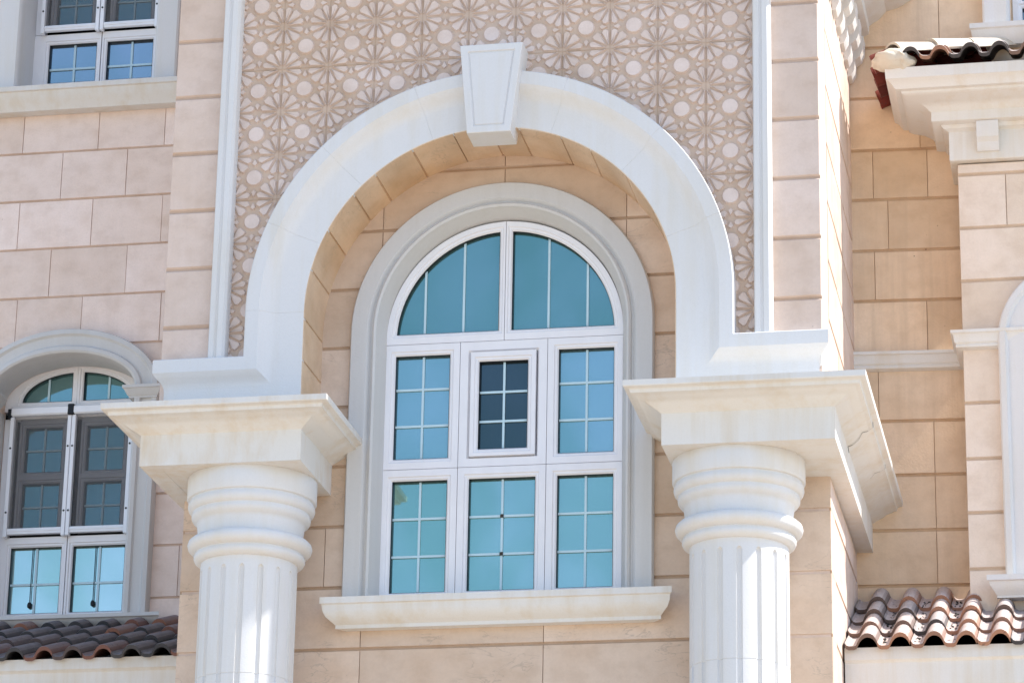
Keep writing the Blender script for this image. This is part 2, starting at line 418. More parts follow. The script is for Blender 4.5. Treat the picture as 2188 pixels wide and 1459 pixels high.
# vent sash, set a little proud
sash = MB(); unit(sash, rect(-0.180, 0.178, -0.857, -0.197), [0.055, 0.06, 0.066, 0.058], -0.012)
sash.obj('vent_sash', PVC, window)
for sgn in (-1, 1):
    pane(arch_ap[sgn], F, G_TEAL, window)
    zt = lambda x: sqrt(RG*RG-x*x)
    muntin(window, [('v', sgn*0.313, z0, zt(0.313)), ('v', sgn*0.598, z0, zt(0.598))], BAR, F+0.044)
mid = (a1+RG)/2
for sgn in (-1, 1):
    x0, x1 = sorted((sgn*a1, sgn*RG))
    pane(rect(x0, x1, z2, z1), F, G_BLUE, window)
    muntin(window, [('v', sgn*mid, z2, z1), ('h', -0.378, x0, x1), ('h', -0.654, x0, x1)], BAR, F+0.044)
    pane(rect(x0, x1, z4, z3), F, G_SKY, window)
    muntin(window, [('v', sgn*mid, z4, z3), ('h', -1.345, x0, x1), ('h', -1.622, x0, x1)], BAR, F+0.044)
pane(rect(-a2, a2, z4, z3), F, G_SKY, window); muntin(window, [('v', 0, z4, z3), ('h', -1.345, -a2, a2), ('h', -1.622, -a2, a2)], BAR, F+0.044)
pane(rect(-0.180, 0.178, -0.857, -0.197), -0.012, G_NAVY, window); muntin(window, [('v', 0, -0.857, -0.197), ('h', -0.425, -0.18, 0.178), ('h', -0.645, -0.18, 0.178)], BAR, 0.030)
# joint clips where the bars of the low middle light cross
mb = MB()
for z in (-1.345, -1.622):
    mb = MB(); mb.box(-0.012, 0.012, 0.030, 0.0352, z-0.012, z+0.012); mb.obj('bar_clip', CRACKM, window)
# moulded surround
path = [(1.11, -1.975)] + arc(0, SZ, 1.11, 1.11, 0, pi, 72) + [(-1.11, -1.975)]
path = path[::-1]            # travel left -> over -> right : interior on the right hand
prof = [(0.0, YB+0.02), (0.0, -0.125), (0.012, -0.145), (0.125, -0.150), (0.138, -0.138), (0.150, -0.125), (0.160, -0.125), (0.166, -0.150), (0.180, -0.162),
        (0.196, -0.150), (0.206, -0.115), (0.232, -0.068), (0.240, -0.02), (0.246, 0.0), (0.246, 0.06), (0.1, 0.06), (0.1, YB+0.02)]
mb = MB(); sweep(mb, path, prof); mb.obj('window_surround', GREYP, window, 35)
# sill
sp = [(0.0, -1.955), (-0.206, -1.985), (-0.206, -2.030), (-0.190, -2.036), (-0.185, -2.075), (-0.160, -2.115), (-0.110, -2.145), (-0.085, -2.160), (-0.085, -2.185), (0.0, -2.185)]
def sill(mb, xa, xb, ybase, prof, inset=0.6):
    """moulded sill with mitred returns: prof = (y offset from wall, z)"""
    md = -min(p[0] for p in prof)
    rings = []
    for x, s in ((xa, 1), (xb, -1)):
        rings.append([(x+s*(md+p[0])*inset, ybase+p[0], p[1]) for p in prof])
    mb.loft(rings)
mb = MB(); sill(mb, -1.222, 1.262, YB, sp, 0.75); mb.obj('sill', CREAM, window, 35)

# --- upper wall of quoin blocks (y = -0.58), carved panel (y = -0.55)
YU, YP = -0.58, -0.552
TOP = 3.72
zq = [-0.66] + levels(-0.04, 0.4475, -0.3, TOP)
for (xa, xb) in ((XL, -2.018), (2.006, XR)):
    mb = MB(); stone_wall(mb, lambda u, z, d: (u, YU+d, z), xa, xb, zq, lambda i: [], gap=0.018, back=0.47, ch=0.01, tv=0.3)
    mb.obj('quoin_pier', STONE, bay)
# side walls (right one in view)
zq2 = levels(-0.04, 0.4475, -0.3, TOP); zq2 = [-0.79] + zq2
mb = MB(); stone_wall(mb, lambda u, z, d: (XR+0.001-d, u, z), -0.10, 1.92, zq2, lambda i: [0.55 + 0.55*(i % 2), 1.65], gap=0.018, ch=0.006, back=0.5)
mb.obj('side_wall', STONE, bay)
mb = MB(); stone_wall(mb, lambda u, z, d: (XL-0.001+d, u, z), -0.10, 3.4, zq2, lambda i: [0.55 + 0.55*(i % 2), 1.65, 2.6], gap=0.018, ch=0.006, back=0.3)
mb.obj('side_wall', STONE, bay)
zl = [GROUND] + [z for z in zs if -9 < z < -1.3] + [-1.19]
mb = MB(); stone_wall(mb, lambda u, z, d: (2.341-d, u, z), YB+0.01, 1.92, zl, lambda i: [0.5 + 0.5*(i % 2), 1.6], gap=0.018, ch=0.006, back=0.3)
mb.obj('side_wall', STONE, bay)
mb = MB(); stone_wall(mb, lambda u, z, d: (-2.306+d, u, z), YB+0.01, 3.4, zl, lambda i: [0.5 + 0.5*(i % 2), 1.6], gap=0.018, ch=0.006, back=0.3)
mb.obj('side_wall', STONE, bay)
# carved panel: ground sheet with the arch opening left out
def ray_rect(t, x0, x1, z0_, z1_):
    c, s = cos(t), sin(t); k = 1e9
    if c > 1e-9: k = min(k, x1/c)
    if c < -1e-9: k = min(k, x0/c)
    if s > 1e-9: k = min(k, z1_/s)
    return (c*k, max(s*k, z0_))
PX0, PX1 = -2.03, 2.02
mb = MB()
ts = sorted(set([pi*i/90 for i in range(91)] + [atan2(TOP, PX1), atan2(TOP, PX0)]))
ra = 1.52
I = [mb.v((ra*cos(t), YP, ra*sin(t))) for t in ts]; O = [mb.v((*[ray_rect(t, PX0, PX1, 0, TOP)[0]], YP, ray_rect(t, PX0, PX1, 0, TOP)[1])) for t in ts]
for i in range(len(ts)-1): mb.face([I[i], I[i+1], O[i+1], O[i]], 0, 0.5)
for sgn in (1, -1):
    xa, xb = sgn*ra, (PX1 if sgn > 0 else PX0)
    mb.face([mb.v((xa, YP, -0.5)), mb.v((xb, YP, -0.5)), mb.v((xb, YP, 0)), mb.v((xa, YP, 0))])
# casting joints between the carved slabs
for i in range(0, 12):
    x = 1.540-0.3475*i
    zlo = sqrt(max(0, 1.6**2-x*x)) if abs(x) < 1.6 else -0.4
    mb.box(x-0.0035, x+0.0035, YP-0.0025, YP+0.01, zlo, TOP-0.02, 0, 0, 0.08)
for zj in (1.945, 2.965, 0.925):
    for xa, xb in ((PX0, -sqrt(max(0, 1.6**2-zj*zj))), (sqrt(max(0, 1.6**2-zj*zj)), PX1)): mb.box(xa, xb, YP-0.003, YP+0.01, zj-0.003, zj+0.003, 0, 0, 0.08)
# relief pieces
px, pz, ox, oz = 0.3475, 0.340, 1.540, 1.945
def inside_arch(x, z, r=1.66): return (z > 0 and x*x+z*z < r*r) or (z <= 0 and abs(x) < r)
def piece(poly, h, ch=0.008, tint=0.5, slope=(0, 0)):
    cx = sum(p[0] for p in poly)/len(poly); cz = sum(p[1] for p in poly)/len(poly)
    if inside_arch(cx, cz) or not (-1.985 < cx < 1.975): return
    ar = sum(poly[i][0]*poly[(i+1) % len(poly)][1]-poly[(i+1) % len(poly)][0]*poly[i][1] for i in range(len(poly)))
    if ar < 0: poly = poly[::-1]
    tp = offset_poly(poly, -ch)
    hh = lambda x, z: -(h + slope[0]*(x-cx)+slope[1]*(z-cz))
    A = [mb.v((x, YP+0.001, z)) for x, z in poly]; B = [mb.v((x, YP+hh(x, z), z)) for x, z in tp]; n = len(A)
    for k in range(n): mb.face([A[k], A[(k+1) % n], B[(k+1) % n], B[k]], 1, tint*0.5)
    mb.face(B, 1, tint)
for i in range(-1, 13):
    for j in range(-7, 7):
        cx, cz = ox-px*i, oz+pz*j
        if not (-2.2 < cx < 2.2 and -0.6 < cz < TOP+0.1): continue
        for k in range(12):
            t = radians(15+30*k)
            diag = abs((k % 3)-1) < 0.5
            r0, r1, r2 = 0.030, (0.136 if diag else 0.138), (0.158 if diag else 0.156)
            w1 = 0.0365 if diag else 0.0285
            e, nn = Vector((cos(t), sin(t))), Vector((-sin(t), cos(t)))
            c = Vector((cx, cz)); jt = random.uniform(-0.2, 0.2)
            P = [c+e*r0+nn*0.002, c+e*r0-nn*0.002, c+e*r1*0.97-nn*w1, c+e*r2-nn*w1*0.35, c+e*r2+nn*w1*0.35, c+e*r1*0.97+nn*w1]
            if diag: P[3], P[4] = c+e*r2-nn*w1*0.75, c+e*r2+nn*w1*0.75
            piece([(p.x, p.y) for p in P], random.uniform(0.012, 0.016), 0.0065, 0.55+jt, (e.x*0.05, e.y*0.05))
        # disc between four stars
        dx, dz = cx+px/2, cz+pz/2
        piece([(dx+0.064*cos(2*pi*q/14), dz+0.064*sin(2*pi*q/14)) for q in range(14)], 0.016, 0.008, 0.78+random.uniform(-0.1, 0.1))
        # little kites at the crossings between neighbours
        for (mx, mz, hv) in ((cx+px/2, cz, 1), (cx, cz+pz/2, 0)):
            for s in (-1, 1):
                q = Vector((mx, mz)) + (Vector((0, s*0.050)) if hv else Vector((s*0.050, 0)))
                e = Vector((0, s)) if hv else Vector((s, 0)); nn = Vector((-e.y, e.x))
                piece([tuple(q-e*0.034), tuple(q+nn*0.022+e*0.01), tuple(q+e*0.030), tuple(q-nn*0.022+e*0.01)], 0.012, 0.004, 0.5)
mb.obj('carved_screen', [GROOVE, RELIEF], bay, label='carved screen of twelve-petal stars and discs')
# panel seams (casting joints between the carved slabs)
# --- white trim strips beside the panel
for xa, xb, s in ((-2.022, -1.893, 1), (1.884, 2.012, 1)):
    w = xb-xa
    pr = [(0.0, -0.50), (0.0, -0.635), (0.010, -0.655), (0.042, -0.66), (0.050, -0.648), (0.062, -0.648), (0.070, -0.66), (w-0.022, -0.66), (w-0.004, -0.640), (w, -0.62), (w, -0.50)]
    mb = MB(); mb.loft([[(xa+d, y, z) for d, y in pr] for z in (-0.34, 0.55, 0.553, 0.557, 0.56, 1.42, 1.423, 1.427, 1.43, TOP)])
    mb.obj('trim_strip', WHITE, bay, 30)

# --- great white arch
YF, YA = -0.70, -0.628
Ro, Ri, cxa = 1.745, 1.332, 0.003
outer = [(-2.405, -0.315), (cxa-Ro, -0.315), (cxa-Ro, 0.02)] + arc(cxa, 0.02, Ro, Ro, pi, 0, 96)[1:-1] + [(cxa+Ro, 0.02), (cxa+Ro, -0.315), (2.400, -0.315)]
aprof = [(0.0, -0.50), (0.0, YF+0.006), (0.006, YF), (0.100, YF), (0.108, YF+0.006), (0.120, YF+0.012), (0.140, YF+0.030), (0.165, YF+0.054), (0.195, YF+0.068), (0.22, YA), (Ro-Ri-0.006, YA), (Ro-Ri, YA+0.006), (Ro-Ri, YA+0.05), (0.30, -0.50)]
mb = MB()
ns = miter(outer); rings = []
for i, (p, nn) in enumerate(zip(outer, ns)):
    r = [(p[0]+nn.x*d, y, p[1]+nn.y*d) for d, y in aprof]
    if i == 0: r = [(p[0]+max(0.0, min(0.085, (y-YF)*1.0)) if y < -0.55 else p[0]+0.085, y, p[1]+nn.y*d) for d, y in aprof]
    if i == len(outer)-1: r = [(p[0]-max(0.0, min(0.085, (y-YF)*1.0)) if y < -0.55 else p[0]-0.085, y, p[1]+nn.y*d) for d, y in aprof]
    rings.append(r)
    # fine voussoir seams
    if i in (14, 26, 40, 60, 74, 88) or i == 2:
        d2 = (Vector(outer[i+1])-Vector(p)).normalized()*0.002
        rings.append([(x+d2.x, y+0.0024, z+d2.y) for x, y, z in r]); rings.append([(x+2*d2.x, y, z+2*d2.y) for x, y, z in r])
mb.loft(rings)
# blocks under the arch feet
for xa, xb in ((-2.318, -1.330), (1.336, 2.316)): mb.box(xa, xb, YA+0.003, -0.45, -0.80, -0.52)
arch = mb.obj('arch_surround', WHITE, bay, 28, label='big white moulded arch over the window')
# keystone
kf = -0.775
tw = lambda z: 0.1575+(z-1.258)*0.1048   # half width
kc = lambda z: 0.0105+(z-1.258)*0.0125
def kring(z_off, inset, y):
    zt_, zb_ = 1.940-inset, 1.256+inset
    return [(kc(zb_)-tw(zb_)+inset, y, zb_), (kc(zb_)+tw(zb_)-inset, y, zb_), (kc(zt_)+tw(zt_)-inset, y, zt_), (kc(zt_)-tw(zt_)+inset, y, zt_)]
mb = MB(); mb.loft([kring(0, 0, -0.52), kring(0, 0, kf+0.004), kring(0, 0.004, kf), kring(0, 0.050, kf), kring(0, 0.055, kf+0.010), kring(0, 0.062, kf+0.010), kring(0, 0.066, kf+0.004)])
mb.obj('keystone', WHITE, arch)
# --- arch lining (soffit) with block joints
mb = MB()
def lining():
    per = [(1.328, -0.60), (1.328, -0.527), (1.328, -0.08)]
    pts = []
    L = [(-1, z) for z in (-0.62, -0.527, -0.08)]
    seg = []
    # go up the left leg, round and down the right leg; notch at each joint
    P = [(-1.328+cxa, -0.80)]
    def nt_(p, n_, t_):   # notch: p point, n outward (into masonry), t along
        w, d = 0.008, 0.012
        return [(p[0]-t_[0]*w, p[1]-t_[1]*w), (p[0]-t_[0]*w*0.5+n_[0]*d, p[1]-t_[1]*w*0.5+n_[1]*d), (p[0]+t_[0]*w*0.5+n_[0]*d, p[1]+t_[1]*w*0.5+n_[1]*d), (p[0]+t_[0]*w, p[1]+t_[1]*w)]
    for z in (-0.68, -0.34, -0.03): P += nt_((-1.328+cxa, z), (-1, 0), (0, 1))
    J = [0.24, 0.48, 0.72, 0.88, 1.12, 1.36, 1.56, 1.72, 1.96, 2.14, 2.40, 2.66, 2.92]
    n = 120; jj = list(J)
    for i in range(n+1):
        t = pi*i/n
        while jj and jj[0] <= t:
            a = jj.pop(0); c, s = -cos(a), sin(a)
            P += nt_((cxa+1.328*c, 0.02+1.328*s), (c, s), (s, -c))
        P.append((cxa-1.328*cos(t), 0.02+1.328*sin(t)))
    for z in (-0.03, -0.34, -0.68): P += nt_((1.328+cxa, z), (1, 0), (0, -1))
    P.append((1.328+cxa, -0.80))
    return P
P = lining(); 
rings = [[(x, YA+0.004, z) for x, z in P], [(x, YB+0.02, z) for x, z in P]]
Q = offset_poly([(x, z) for x, z in P][::-1], 0)  # noqa
out = []
for (x, z) in P:
    if z <= 0.02: out.append((cxa+(1.42 if x > 0 else -1.42), z))
    else:
        r = sqrt((x-cxa)**2+(z-0.02)**2); out.append((cxa+(x-cxa)*1.42/r, 0.02+(z-0.02)*1.42/r))
rings = [[(x, YA+0.004, z) for x, z in P], [(x, YB+0.02, z) for x, z in P], [(x, YB+0.02, z) for x, z in out], [(x, YA+0.004, z) for x, z in out]]
k = len(P); V_ = [[mb.v(p) for p in r] for r in rings]
for a in range(4):
    A, B = V_[a], V_[(a+1) % 4]
    for i in range(k-1): mb.face([A[i], A[i+1], B[i+1], B[i]], 0, 0.5+0.3*sin(i*0.35))
mb.face([V_[a][0] for a in range(4)]); mb.face([V_[a][-1] for a in range(4)][::-1])
mb.obj('arch_lining', REVEAL, bay, label='tan stone lining under the arch')

# --- cornice high on the right side of the bay, with scalloped brackets
cprof = [(-0.02, 2.80), (0.02, 2.88), (0.09, 2.93), (0.10, 3.02), (0.16, 3.05), (0.165, 3.12), (0.19, 3.14), (0.24, 3.17), (0.30, 3.24), (0.40, 3.27), (0.50, 3.33), (0.55, 3.38), (0.55, 3.52), (-0.02, 3.62)]
cr_ = lambda x, y, sx, sy: [(x+sx*o, y+sy*o, z) for o, z in cprof]
mb = MB(); mb.loft([cr_(XL, 3.4, -1, 0), cr_(XL, YU, -1, -1), cr_(XR, YU, 1, -1), cr_(XR, 1.92, 1, 0)])
corn = mb.obj('cornice', CREAM, bay, 25)
for i in range(9):
    y = -0.75+i*0.31
    mb = MB()
    poly = [(XR+0.002, 2.62), (XR+0.03, 2.63), (XR+0.055, 2.68), (XR+0.06, 2.76), (XR+0.10, 2.79), (XR+0.125, 2.85), (XR+0.13, 2.96), (XR+0.002, 2.97)]
    mb.loft([[(x, y, z) for x, z in poly], [(x, y+0.16, z) for x, z in poly]])
    mb.obj('bracket', CREAM, corn, 25)
# parapet wall over everything so the front keeps its own shade
mb = MB(); mb.box(XL, XR, -0.58, 6.0, TOP-0.004, 10.0); mb.obj('upper_storey', STONE, bay)
mb = MB(); mb.box(-2.28, 2.29, 0.6, 1.9, GROUND, TOP-0.03); mb.obj('core', DARK, bay)

# ================================================================== COLUMNS
def column(label, cx, X0, X1, yr_l, yr_r, ENT):
    cy = -0.48
    root = thing('column', label, 'column', (cx, cy, GROUND), 'white fluted columns carrying the big arch')
    Yf, zt_, zb_ = -0.970, -0.790, -1.187
    prof = [(0.0, zb_), (0.0, -0.965), (0.010, -0.958), (0.030, -0.945), (0.075, -0.920), (0.110, -0.895), (0.150, -0.880), (0.160, -0.872), (0.185, -0.868), (0.190, -0.846), (0.200, -0.838), (0.226, -0.834), (0.230, -0.828), (0.230, zt_), (-0.135, zt_), (-0.135, zb_)]
    def ring(x, y, sx, sy): return [(x+sx*o, y+sy*o, z) for o, z in prof]
    mb = MB()
    mb.loft([ring(X0, yr_l, -1, 0), ring(X0, Yf, -1, -1), ring(X1, Yf, 1, -1), ring(X1, yr_r, 1, 0)])
    mb.box(X0+0.12, X1-0.12, Yf+0.12, YB+0.0, zb_+0.002, zt_-0.006)
    ent = mb.obj('entablature', ENT, root, 30)
    # capital
    mb = MB()
    cp = [(0.30, -1.184), (0.452, -1.184), (0.455, -1.190), (0.455, -1.335), (0.450, -1.345), (0.436, -1.350), (0.436, -1.358), (0.444, -1.372), (0.446, -1.392), (0.440, -1.412), (0.426, -1.428), (0.414, -1.434), (0.414, -1.442), (0.418, -1.456), (0.416, -1.474), (0.406, -1.490), (0.388, -1.504), (0.379, -1.512), (0.376, -1.530), (0.368, -1.590), (0.366, -1.618),
          (0.385, -1.620), (0.412, -1.628), (0.430, -1.645), (0.436, -1.668), (0.430, -1.692), (0.414, -1.710), (0.392, -1.720), (0.380, -1.724), (0.380, -1.732), (0.388, -1.745), (0.389, -1.762), (0.380, -1.782), (0.360, -1.794), (0.346, -1.800), (0.30, -1.800)]
    mb.lathe(cx, cy, cp, 96); mb.obj('capital', WHITE, root, 40)
    # fluted shaft
    R, nf = 0.338, 16
    def sec(z, depth, wf, R=0.338):
        pts = []
        for f in range(nf):
            a0 = 2*pi*(f+0.32)/nf; hw = 0.0205*wf/R
            for da, dd in ((-hw, 0), (-hw*0.92, 0.35), (-hw*0.6, 0.8), (0, 1.0), (hw*0.6, 0.8), (hw*0.92, 0.35), (hw, 0)):
                r = R-depth*dd; pts.append((cx+r*cos(a0+da), cy+r*sin(a0+da), z))
            a1_ = a0+pi/nf
            for q in (-0.45, 0, 0.45): pts.append((cx+R*cos(a1_+q*pi/nf*1.2), cy+R*sin(a1_+q*pi/nf*1.2), z))
        return pts
    mb = MB()
    d = 0.019
    rings = [sec(-1.798, 0, 0.3), sec(-1.862, 0, 0.3), sec(-1.866, d*0.55, 0.45), sec(-1.872, d*0.8, 0.75), sec(-1.880, d*0.95, 0.93), sec(-1.890, d, 1.0), sec(-2.628, d, 1), sec(-2.630, d, 1, 0.3345), sec(-2.633, d, 1, 0.3345), sec(-2.635, d, 1), sec(-5.5, d, 1), sec(-8.7, d, 1), sec(-8.75, 0, 0.3), sec(-8.9, 0, 0.3)]
    mb.loft(rings); mb.obj('shaft', WHITE, root, 35)
    mb = MB(); mb.lathe(cx, cy, [(0.30, -8.9), (0.36, -8.9), (0.40, -8.95), (0.40, -9.0), (0.37, -9.05), (0.45, -9.1), (0.47, -9.15), (0.45, -9.2), (0.30, -9.2)]); mb.box(cx-0.5, cx+0.5, cy-0.5, cy+0.5, GROUND, -9.2)
    mb.obj('base', WHITE, root, 35)
    return root, ent
colR, entR = column('white fluted column with cracked square entablature, beside the sunlit corner of the stone bay', 1.751, 1.288, 2.460, YB+0.01, 1.92, CREAM)
colL, entL = column('white fluted column with stained yellowish entablature, in front of the smaller arched window', -1.690, -2.374, -1.221, 3.40, YB+0.01, CREAM_L)
def crack(pts, parent, w=0.006, nrm=(0, 0, 0)):
    mb = MB(); nn = Vector(nrm)
    for a, b in zip(pts[:-1], pts[1:]):
        a, b = Vector(a)+nn*0.002, Vector(b)+nn*0.002; t = (b-a).normalized(); s = t.cross(nn).normalized()*w/2
        mb.face([mb.v(a-s), mb.v(b-s), mb.v(b+s), mb.v(a+s)])
    return mb.obj('crack', CRACKM, parent)
# the crack that runs over the side moulding of the right entablature
pf = [(0.231, -0.80), (0.231, -0.830), (0.19, -0.846), (0.187, -0.868), (0.15, -0.882), (0.11, -0.897), (0.075, -0.922), (0.03, -0.947), (0.001, -0.965), (0.001, -0.99)]
ys = [-0.22, -0.22, -0.21, -0.16, -0.12, -0.14, -0.05, -0.02, -0.05, 0.02]
crack([(2.460+o+0.001, y-0.02, z-0.001) for (o, z), y in zip(pf, ys)][2:], entR, 0.0045, (0.75, -0.1, -0.65))
crack([(2.460+o+0.001, y*0.6+0.9, z-0.001) for (o, z), y in zip(pf, ys)][2:7], entR, 0.003, (0.75, -0.1, -0.65))

# ================================================================== ROOF TILES
def roof_tiles(mb, x0, ncol, pitch, eave, slope, expo, nrow, tone, thick=0.028, crown=0.080, jit=1.0, axis='y'):
    """interlocking barrel tiles: eave = (y, z) of the lowest noses, rising towards +y"""
    U = [(0.0, 0.020), (0.05, 0.006), (0.12, 0.0), (0.28, 0.0), (0.35, 0.006), (0.40, 0.028), (0.46, 0.052), (0.54, 0.072), (0.62, 0.082), (0.70, 0.085), (0.78, 0.082), (0.86, 0.072), (0.93, 0.052), (0.985, 0.024)]
    c, s = cos(slope), sin(slope)
    def P(u, t, h):   # across, along slope, height normal to slope
        return (x0+u, eave[0]+t*c-h*s, eave[1]+t*s+h*c)
    for r in range(nrow):
        for q in range(ncol):
            t0 = r*expo+random.uniform(-0.012, 0.012)*jit; t1 = t0+expo+0.07; rise = 0.036
            du = q*pitch+random.uniform(-0.004, 0.004)*jit; dh = random.uniform(-0.003, 0.003)*jit; tl = random.uniform(-0.012, 0.012)*jit
            tn = tone(r, q); k = crown/0.085
            rings = []
            for t, hh in ((t0, rise), (t0+0.012, rise+0.003), ((t0+t1)/2, rise/2+0.003), (t1, 0.0)):
                top = [P(du+u*pitch, t, h*k+hh+thick+dh+tl*(u-0.5)) for u, h in U]; bot = [P(du+u*pitch, t, h*k*0.97+hh+dh+tl*(u-0.5)) for u, h in U]
                rings.append(top+bot[::-1])
            mb.loft(rings, tint=tn)

# ================================================================== LEFT WING
lw = thing('left_wing', 'recessed stone wing on the left with two screened windows and a dark tiled canopy roof', 'building', (-5.2, 4.2, GROUND))
YL = 3.40
zL = [GROUND] + levels(-0.05, 0.4495, -9.0, 6.2)
def ljl(i):
    z = zL[i]; base = -4.36 if round((z+0.05)/0.4495) % 2 else -4.68
    return [base+k*0.645+(0.03*sin(i*7.3+k*3.1)) for k in range(-6, 5)]
mb = MB(); stone_wall(mb, lambda u, z, d: (u, YL+d, z), -8.5, -2.30, zL, ljl, gap=0.014, vgap=0.0012, back=0.3)
me = mb.mesh('left_wall')
XC = -4.478
EA, EB, ZS = 0.640, 0.335, 0.865
op = [(XC-EA, -1.13), (XC+EA, -1.13), (XC+EA, ZS)] + arc(XC, ZS, EA, EB, 0, pi, 32)[1:-1] + [(XC-EA, ZS)]
me = cut(me, op, 3.0, 4.2)
XU = -4.467
me = cut(me, rect(XU-0.64, XU+0.64, 3.60, 5.9), 3.0, 4.2)
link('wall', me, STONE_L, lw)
for za_, zb_ in ((-1.3, 1.3), (3.5, 6.0)):
    mb = MB(); mb.box(-5.3, -3.6, 3.86, 3.9, za_, zb_); mb.obj('window_backing', DARK, lw)
mb = MB(); mb.box(-8.5, -2.3, 4.0, 6.0, GROUND, 6.2); mb.obj('core', DARK, lw)

def screened_bay(parent, xa, xb, za, zb, y, ztr):
    """two sashes (upper and lower pair of lights) behind an insect screen, in an aluminium screen frame"""
    # sash
    mb = MB()
    pw = 0.332; xm = (xa+xb)/2+0.005
    rows = [(zb-0.485, zb-0.078), (za+0.065, za+0.475)] if ztr is None else ztr
    rects = [rect(xm-pw/2, xm+pw/2, r0, r1) for r0, r1 in rows]
    zm = (rows[0][0]+rows[1][1])/2
    unit(mb, rects[0], [rows[0][0]-zm-0.0, xb-xm-pw/2-0.03, zb-rows[0][1]-0.004, xm-pw/2-xa-0.03], y+0.06)
    unit(mb, rects[1], [rows[1][0]-za-0.004, xb-xm-pw/2-0.03, zm-rows[1][1], xm-pw/2-xa-0.03], y+0.06)
    mb.obj('sash', GREYF, parent)
    for rc in rects:
        pane(rc, y+0.06, G_DEEP, parent)
        x0, x1, q0, q1 = rc[0][0], rc[1][0], rc[0][1], rc[2][1]
        muntin(parent, [('v', (x0+x1)/2, q0, q1), ('h', (q0+q1)/2, x0, x1)], BARD, y+0.104, 0.014)
    mb = MB(); mb.box(xa+0.006, xb-0.006, y+0.006, y+0.009, za+0.004, zb-0.004); mb.obj('insect_screen', SCREEN, parent)
    mb = MB()
    w = 0.034
    mb.box(xa-w, xa, y-0.03, y+0.02, za-0.075, zb, 0.003); mb.box(xb, xb+w, y-0.03, y+0.02, za-0.075, zb, 0.003)
    mb.box(xa+0.002, xb-0.002, y-0.022, y+0.02, za-0.052, za, 0.003); mb.box(xa+0.002, xb-0.002, y-0.028, y-0.023, za-0.030, za-0.012, 0.001)
    fr = mb.obj('screen_frame', ALU, parent)
    for x in (xa-w/2, xb+w/2):
        for z in (za+0.14, zb-0.28):
            mb = MB(); mb.loft([[(x+0.009*cos(2*pi*i/10), yy, z+0.009*sin(2*pi*i/10)) for i in range(10)] for yy in (y-0.034, y-0.02)]); mb.obj('screw', BLACK, parent)

# --- lower arched window
f = MB(); YW = 3.68
GA, GB = 0.495, 0.262
def eh(sgn):
    xm = 0.050; t1 = math.acos(xm/GA)
    A = [(XC+GA*cos(t), 0.895+GB*sin(t)) for t in [0.02+(t1-0.02)*i/20 for i in range(21)]]
    P = [(XC+xm, 0.897)] + A
    if sgn < 0: P = [(2*XC-x, z) for x, z in reversed(P)]
    return P
for sgn in (1, -1):
    P = eh(sgn); n = len(P)
    D = [0.085] + [0.14]*(n-2) + [0.049] if sgn > 0 else [0.14]*(n-2) + [0.085, 0.049]
    unit(f, P, D, YW)
lz0, lz1 = -0.972, -0.396
for sgn in (1, -1):
    x0, x1 = (XC+0.048, XC+0.505) if sgn > 0 else (XC-0.505, XC-0.056)
    unit(f, rect(x0, x1, lz0, lz1), [0.15, 0.13 if sgn > 0 else 0.05, 0.085, 0.046 if sgn > 0 else 0.13], YW)
f.box(XC-0.60, XC+0.60, YW-0.012, YW+0.07, 0.745, 0.808, 0.004)
f.box(XC-0.635, XC-0.545, YW-0.006, YW+0.07, -0.32, 0.75, 0.003); f.box(XC+0.53, XC+0.635, YW-0.006, YW+0.07, -0.32, 0.75, 0.003)
lwin = f.obj('window', PVC, lw, label='smaller arched window with grey screens and pale cyan lower panes')
for sgn in (1, -1):
    pane(eh(sgn), YW, G_TEAL, lwin); xx = XC+sgn*0.27
    muntin(lwin, [('v', xx, 0.897, 0.895+GB*sqrt(1-(0.27/GA)**2))], BAR, YW+0.044, 0.018)
    x0, x1 = (XC+0.048, XC+0.505) if sgn > 0 else (XC-0.505, XC-0.056)
    pane(rect(x0, x1, lz0, lz1), YW, G_PALE, lwin)
    muntin(lwin, [('v', (x0+x1)/2, lz0, lz1), ('h', (lz0+lz1)/2-0.03, x0, x1)], BAR, YW+0.044, 0.018)
    # blind pull with its weight
    xc_ = (x0+x1)/2-0.035
    mb = MB(); mb.box(xc_-0.003, xc_+0.003, YW+0.03, YW+0.036, lz0+0.09, lz1+0.10)
    mb.lathe(xc_, YW+0.03, [(0.004, lz0+0.05), (0.017, lz0+0.06), (0.019, lz0+0.08), (0.012, lz0+0.10), (0.004, lz0+0.105)], 12)
    mb.obj('blind_pull', BLACK, lwin)
mb = MB(); mb.box(XC-0.555, XC+0.56, YW-0.095, YW-0.015, 0.752, 0.828, 0.012); mb.obj('screen_box', ALU, lwin)
mb = MB(); mb.box(XC-0.585, XC-0.553, YW-0.085, YW-0.02, 0.735, 0.82, 0.004); mb.obj('box_end_cap', BLACK, lwin); mb = MB(); mb.box(XC-0.046, XC+0.012, YW-0.099, YW-0.012, 0.745, 0.840, 0.006); mb.obj('box_end_cap', BLACK, lwin)
screened_bay(lwin, -5.005, -4.525, -0.243, 0.748, YW-0.045, [(0.272, 0.672), (-0.238, 0.172)])
screened_bay(lwin, -4.452, -3.975, -0.243, 0.748, YW-0.045, [(0.272, 0.672), (-0.238, 0.172)])
